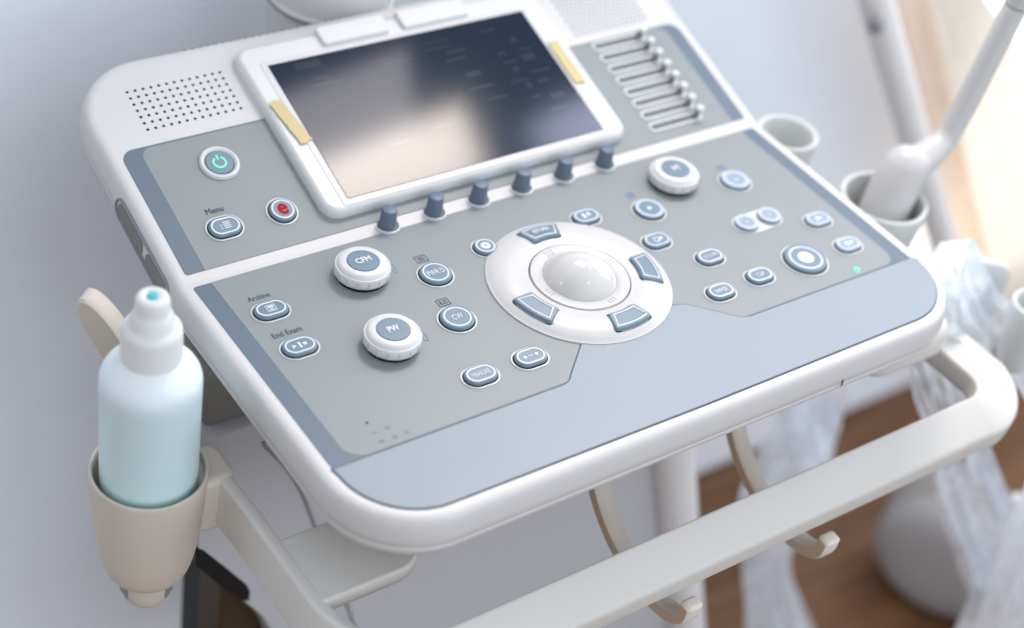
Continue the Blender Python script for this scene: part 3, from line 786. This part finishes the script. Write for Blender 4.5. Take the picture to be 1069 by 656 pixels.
probe = thing('ultrasound_probe', 'pale grey wand shaped ultrasound probe standing in a white side cup', 'probe', (.523, -.080, -.10))
def pt(*a): return Vector(a) - Vector((.523, -.080, -.10))
ax = catmull([pt(.523, -.080, -.085), pt(.527, -.080, -.050), pt(.534, -.078, -.022), pt(.541, -.077, -.0060), pt(.545, -.076, .0060)], 10)
N = len(ax)
rad = []
for i in range(N):
    t = i / (N - 1)
    rad.append(.0195 - .003 * t if t < .66 else .0175 * math.sqrt(max(.02, 1 - ((t - .66) / .34) ** 2)))
link('grip', tube(bmesh.new(), ax, rad, 28), M_probe, probe)
ax = catmull([pt(.543, -.077, -.012), pt(.560, -.077, -.004), pt(.576, -.076, .006), pt(.5835, -.076, .028), pt(.600, -.075, .113)], 8)
rad = [.0150 - .0062 * min(1, i / (len(ax) - 1) * 2.0) for i in range(len(ax))]
link('neck', tube(bmesh.new(), ax, rad, 28), M_probe, probe)
A_ = pt(.5845, -.076, .030); B_ = pt(.6005, -.075, .113); D_ = (B_ - A_).normalized()
link('shaft', tube(bmesh.new(), [A_, B_], .0088, 28), M_probe, probe)
link('end_sleeve', tube(bmesh.new(), [B_ + D_ * .001, B_ + D_ * .003, B_ + D_ * .06], [.0086, .0094, .0094], 28), M_probe, probe)

def tape(P, lab):
    bm = bmesh.new()
    (a, b, c, d) = [Vector(p) for p in P]; n1, n2 = 14, 4; G = []
    rnd = random.Random(len(lab))
    for i in range(n1 + 1):
        row = []
        for j in range(n2 + 1):
            t, u = i / n1, j / n2
            p = (a.lerp(d, t)).lerp(b.lerp(c, t), u)
            hh = .0087 + .00055 * abs(noise.noise(Vector((p.x * 220, p.y * 330, 1.3)))) + .0003 + (.0007 if i in (0,) else 0)
            jag = rnd.uniform(-.0011, .0011) if i in (0, n1) else 0
            p.x += rnd.uniform(-.0003, .0003) if j in (0, n2) else 0
            row.append((p.x, p.y + jag, hh))
        G.append(row)
    V = [[bm.verts.new(bend(*q)) for q in r] for r in G]
    for i in range(n1):
        for j in range(n2): bm.faces.new((V[i][j], V[i][j + 1], V[i + 1][j + 1], V[i + 1][j]))
    bmesh.ops.recalc_face_normals(bm, faces=bm.faces)
    g = bmesh.ops.extrude_face_region(bm, geom=bm.faces[:])
    for v in [x for x in g['geom'] if isinstance(x, bmesh.types.BMVert)]: v.co += Vector((0, -.0001, .0003))
    bmesh.ops.recalc_face_normals(bm, faces=bm.faces)
    return tag(link('tape_strip', bm, M_tape, None), lab, 'tape', 'yellow tape strips stuck on the screen frame')
tape([(.1046, .1105), (.1132, .1115), (.1188, .0760), (.1098, .0742)], 'strip of yellow tape on the left frame of the touch screen')
tape([(.3272, .1078), (.3350, .1068), (.3362, .0675), (.3276, .0690)], 'strip of yellow tape on the right frame of the touch screen')

# plastic bags ---------------------------------------------------------------------------
def sheet(bm, L, R, nu, nv, amp, freq, seed, sag=0):
    """crumpled film between a left edge and a right edge (3-D polylines)"""
    L = catmull(L, nv); R = catmull(R, nv); n = min(len(L), len(R)); V = []
    for i in range(n):
        row = []
        for j in range(nu + 1):
            u = j / nu; p = L[i].lerp(R[i], u)
            w = (R[i] - L[i]); t = (L[min(i + 1, n - 1)] - L[max(i - 1, 0)]); nn = t.cross(w)
            nn = nn.normalized() if nn.length > 1e-9 else Vector((0, -1, 0))
            f = noise.noise(Vector((u * freq + seed, i / n * 1.6, seed))) + .6 * noise.noise(Vector((u * freq * 2.3 + seed, i / n * 5, seed + 7))) + 1.0 * abs(noise.noise(Vector((u * 4.2 + i / n * 2.5, i / n * 4 - u * 2.5, seed + 3)))) + .45 * abs(noise.noise(Vector((u * 9 - i / n * 4, i / n * 7 + u * 3, seed + 9))))
            e = noise.noise(Vector((i / n * 7, seed * 3.1, 0))) * .012 * (1 if j in (0, nu) else .3)
            row.append(bm.verts.new(p + nn * (f * amp + sag * sin(PI * u)) + w.normalized() * e))
        V.append(row)
    for a, b in zip(V, V[1:]):
        for j in range(nu): bm.faces.new((a[j], a[j + 1], b[j + 1], b[j]))
    return bm
bm = bmesh.new()
sheet(bm, [at(982, 252, -.135), at(960, 290, -.165), at(968, 340, -.180), at(1000, 375, -.190), at(1058, 425, -.205), at(1056, 510, -.235), at(1026, 590, -.240), at(990, 690, -.245)],
          [at(1000, 258, -.130), at(1032, 300, -.145), at(1072, 350, -.160), at(1100, 400, -.175), at(1120, 450, -.195), at(1120, 530, -.220), at(1115, 610, -.225), at(1120, 690, -.230)], 60, 20, .012, 3.4, 2.3, .008)
sheet(bm, [at(940, 352, -.165), at(950, 400, -.180), at(965, 450, -.180), at(978, 520, -.180), at(1000, 590, -.185), at(1004, 620, -.185), at(985, 700, -.19)],
          [at(1000, 370, -.175), at(1015, 410, -.190), at(1030, 450, -.200), at(1060, 530, -.200), at(1080, 600, -.2), at(1090, 630, -.2), at(1100, 700, -.2)], 50, 20, .011, 3.0, 5.1)
bag = tag(link('plastic_bag', bm, M_bag, None, ang=80), 'crumpled clear plastic bag draped over the right end of the handle', 'plastic bag')
bm = bmesh.new()
sheet(bm, [at(800, 395, .0), at(798, 430, -.0), at(782, 480, -.0), at(765, 530, -.0), at(775, 600, .0), at(772, 700, .0)],
          [at(876, 385, .01), at(870, 430, .01), at(862, 480, .0), at(845, 520, .0), at(820, 590, .0), at(850, 690, .0)], 50, 20, .013, 3.2, 8.7, .01)
sheet(bm, [at(805, 395, .02), at(800, 440, .02), at(790, 490, .02), at(775, 540, .02), at(780, 600, .02), at(775, 700, .02)],
          [at(880, 385, .03), at(874, 430, .03), at(866, 480, .02), at(850, 520, .02), at(826, 590, .02), at(862, 690, .02)], 50, 20, .013, 3.0, 4.2, .01)
tag(link('plastic_bag', bm, M_bag, None, ang=80), 'bunched clear plastic sheeting hanging beneath the console behind the handle', 'plastic bag')

# pole seen through the right bag
bm = tube(bmesh.new(), [at(1064, 520, -.12), at(1034, 700, -.12)], .0065, 16)
tag(link('pole', bm, M_post, None), 'thin grey pole seen through the plastic bag at the lower right', 'pole')

# ------------------------------------------------------------------ the setting
bm = bmesh.new(); quadflat(bm, -4, 6, -4, 4, -.85)
tag(link('floor', bm, M_floor, None, smooth=False), None, None, kind='structure')
WY = .30
bm = bmesh.new(); box(bm, -3, 1.62, WY, WY + .10, -.85, 1.7)
tag(link('wall', bm, M_wall, None, smooth=False), 'plain pale lavender wall behind the ultrasound machine', 'wall')

# bright window with its curtains on the right
win = thing('window', 'overexposed bright window at the upper right behind the wand', 'window', (1.9, WY - .012, -.2))
bm = bmesh.new(); box(bm, 1.10 - 1.9, 2.6 - 1.9, -.006, .010, -.42, 1.6); link('pane', bm, M_window, win, smooth=False)
def drape(nm, m, top, bot, Y, amp, nf, lab, cat):
    """pleated curtain between a top edge and a bottom edge"""
    bm = bmesh.new(); V = []
    (t0, t1), (b0, b1) = top, bot
    for i in range(21):
        row = []
        for j in range(121):
            u = j / 120; v = i / 20
            x = (t0[0] + (t1[0] - t0[0]) * u) * (1 - v) + (b0[0] + (b1[0] - b0[0]) * u) * v
            z = (t0[1] + (t1[1] - t0[1]) * u) * (1 - v) + (b0[1] + (b1[1] - b0[1]) * u) * v
            row.append(bm.verts.new((x, Y + amp * sin(u * nf * 2 * PI + .6 * sin(v * 3)), z)))
        V.append(row)
    for a, b in zip(V, V[1:]):
        for j in range(120): bm.faces.new((a[j], b[j], b[j + 1], a[j + 1]))
    return tag(link(nm, bm, m, None), lab, cat)
p = lambda x, y, Y: (at(x, y, Y).x, at(x, y, Y).z)
drape('curtain', M_curtain, (p(905, -60, .235), p(958, -60, .235)), (p(1018, 345, .235), p(1050, 345, .235)),  .235, .0012, 2, 'blurred orange beige curtain with a slanting edge beside the grey post', 'curtain')
drape('sheer_curtain', M_sheer, (p(945, -60, .255), p(985, -60, .255)), (p(1035, 360, .255), p(1300, 360, .255)), .255, .0014, 5, 'blurred cream curtain in front of the bright window', 'curtain')
pa, pb = at(897, -60, .20), at(1012, 350, .20)
post = thing('leaning_post', 'blurred slanting grey post with a dark knob, left of the beige curtain', 'post', (pb.x, pb.y, pb.z))
A_, B_ = pa - pb, Vector((0, 0, 0))
link('rail', tube(bmesh.new(), [B_ - (A_ - B_) * .3, A_ + (A_ - B_) * .3], .017, 20), M_post, post)
q = at(915, 28, .175) - pb
link('knob', lathe(smoothprof([(0, -.008), (.006, -.007), (.008, 0), (.006, .005), (0, .006)]), 20, mp=lambda x, y, z: (x + q.x, q.y - z, y + q.z)), M_grey, post)

# rounded pale base on the floor at the lower right
base = thing('equipment_base', 'blurred rounded pale grey equipment base standing on the brown floor', 'equipment base', (1.035, .0, -.85))
Rz = Matrix.Rotation(math.radians(-62), 3, 'Z')
fmap = lambda x, y, z: Rz @ Vector((x * .76, -z, (y + .126) * .66))
bm = lathe(smoothprof([(0, .050), (.060, .050), (.100, .044), (.118, .030), (.122, .012), (.122, .0)], 2) , 56, mp=fmap)
link('cover', bm, M_pad, base)
bm = lathe([(.1215, .001), (.124, .0), (.124, -.050), (.118, -.056), (0, -.058)], 56, mp=fmap); bmesh.ops.recalc_face_normals(bm, faces=bm.faces)
link('rim', bm, M_beigegrey, base)
bm = lathe(smoothprof([(0, -.02), (.034, -.02), (.038, 0), (.034, .02), (0, .02)], 2), 32, mp=lambda x, y, z: (x - .005, -.120 + z, y + .042))
link('wheel', bm, M_black, base)

# ------------------------------------------------------------------ camera
cam = bpy.data.cameras.new('camera'); co = bpy.data.objects.new('camera', cam); C.objects.link(co)
cam.sensor_width = 36; cam.lens = 1739.09 / 1069 * 36; cam.clip_end = 60; cam.clip_start = .02
r, d, f = [Vector(v) for v in RM]
M = Matrix.Identity(4)
for i in range(3): M[i][0] = r[i]; M[i][1] = -d[i]; M[i][2] = -f[i]; M[i][3] = Cc[i]
co.matrix_world = M
cam.dof.use_dof = True; cam.dof.focus_distance = 1.00; cam.dof.aperture_fstop = 3.1
SC.camera = co

# ------------------------------------------------------------------ light
w = bpy.data.worlds.new('World'); SC.world = w; w.use_nodes = True
nt = w.node_tree; bg = nt.nodes['Background']
tc = nt.nodes.new('ShaderNodeTexCoord'); sx = nt.nodes.new('ShaderNodeSeparateXYZ'); nt.links.new(tc.outputs['Generated'], sx.inputs[0])
mr = nt.nodes.new('ShaderNodeMapRange'); mr.inputs['From Min'].default_value = -.9; mr.inputs['From Max'].default_value = .9
nt.links.new(sx.outputs['Z'], mr.inputs['Value'])
cr = nt.nodes.new('ShaderNodeValToRGB'); e = cr.color_ramp.elements
e[0].color = (.42, .38, .36, 1); e[1].color = (.47, .53, .61, 1); k = e.new(.5); k.color = (.59, .605, .60, 1)
nt.links.new(mr.outputs[0], cr.inputs['Fac'])
m2 = nt.nodes.new('ShaderNodeMapRange'); m2.interpolation_type = 'SMOOTHSTEP'; m2.inputs['From Min'].default_value = -.1; m2.inputs['From Max'].default_value = -.9
nt.links.new(sx.outputs['Y'], m2.inputs['Value'])
ad = nt.nodes.new('ShaderNodeMix'); ad.data_type = 'RGBA'; ad.blend_type = 'ADD'; ad.inputs['B'].default_value = (1.56, 1.70, 1.90, 1)
nt.links.new(m2.outputs[0], ad.inputs['Factor']); nt.links.new(cr.outputs[0], ad.inputs['A'])
m3 = nt.nodes.new('ShaderNodeMapRange'); m3.interpolation_type = 'SMOOTHSTEP'; m3.inputs['From Min'].default_value = -.1; m3.inputs['From Max'].default_value = -.95
nt.links.new(sx.outputs['X'], m3.inputs['Value'])
mu = nt.nodes.new('ShaderNodeMix'); mu.data_type = 'RGBA'; mu.blend_type = 'MULTIPLY'; mu.inputs['B'].default_value = (.60, .53, .47, 1)
nt.links.new(m3.outputs[0], mu.inputs['Factor']); nt.links.new(ad.outputs['Result'], mu.inputs['A'])
nt.links.new(mu.outputs['Result'], bg.inputs['Color']); bg.inputs['Strength'].default_value = .67

def area(nm, loc, target, sx_, sy_, L, col, roll=0, spread=180):
    l = bpy.data.lights.new(nm, 'AREA'); l.shape = 'RECTANGLE'; l.size = sx_; l.size_y = sy_; l.energy = L * PI * sx_ * sy_; l.color = col; l.spread = math.radians(spread)
    o = bpy.data.objects.new(nm, l); C.objects.link(o); o.location = loc
    q = (Vector(target) - Vector(loc)).to_track_quat('-Z', 'Y').to_matrix().to_4x4()
    o.matrix_world = Matrix.Translation(loc) @ q @ Matrix.Rotation(roll, 4, 'Z')
    return o
area('window_daylight', (2.1, .20, .90), (.2, -.35, 0), 1.3, 1.1, 4.3, (.86, .93, 1))
def reflection_lamp(nm, loc, ax, sx_, sy_, L, col):  # added lamps floating before the wall, shaped to mirror in the screen
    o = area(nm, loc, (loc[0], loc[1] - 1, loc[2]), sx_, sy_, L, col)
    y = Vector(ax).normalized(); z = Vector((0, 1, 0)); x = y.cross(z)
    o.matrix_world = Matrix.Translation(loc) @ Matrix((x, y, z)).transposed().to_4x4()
reflection_lamp('screen_reflection_warm', (.615, .26, .86), (.38, 0, .60), .25, .40, 40, (1, .87, .78))
reflection_lamp('screen_reflection_upper', (.445, .255, .60), (.30, 0, .60), .17, .36, 9.5, (.95, .88, .90))
reflection_lamp('screen_reflection_lavender', (1.02, .26, .86), (.5, 0, .6), .26, .44, 17, (.74, .76, 1))  # added lavender lamp for the screen's lower right reflection
for loc in ((-.54, .18, .60), (.31, -.47, .70), (.64, .0, .68)):
    l = bpy.data.lights.new('ceiling_lamp', 'SPOT'); l.energy = .9; l.shadow_soft_size = .012; l.color = (1, .97, .92); l.spot_size = math.radians(150); l.spot_blend = 1
    o = bpy.data.objects.new('ceiling_lamp', l); C.objects.link(o); o.location = loc

SC.view_settings.view_transform = 'Standard'; SC.view_settings.look = 'None'
SC.view_settings.exposure = .22; SC.view_settings.gamma = 1
SC.cycles.use_denoising = True
SC.cycles.max_bounces = 8; SC.cycles.transparent_max_bounces = 16
SC.render.film_transparent = False
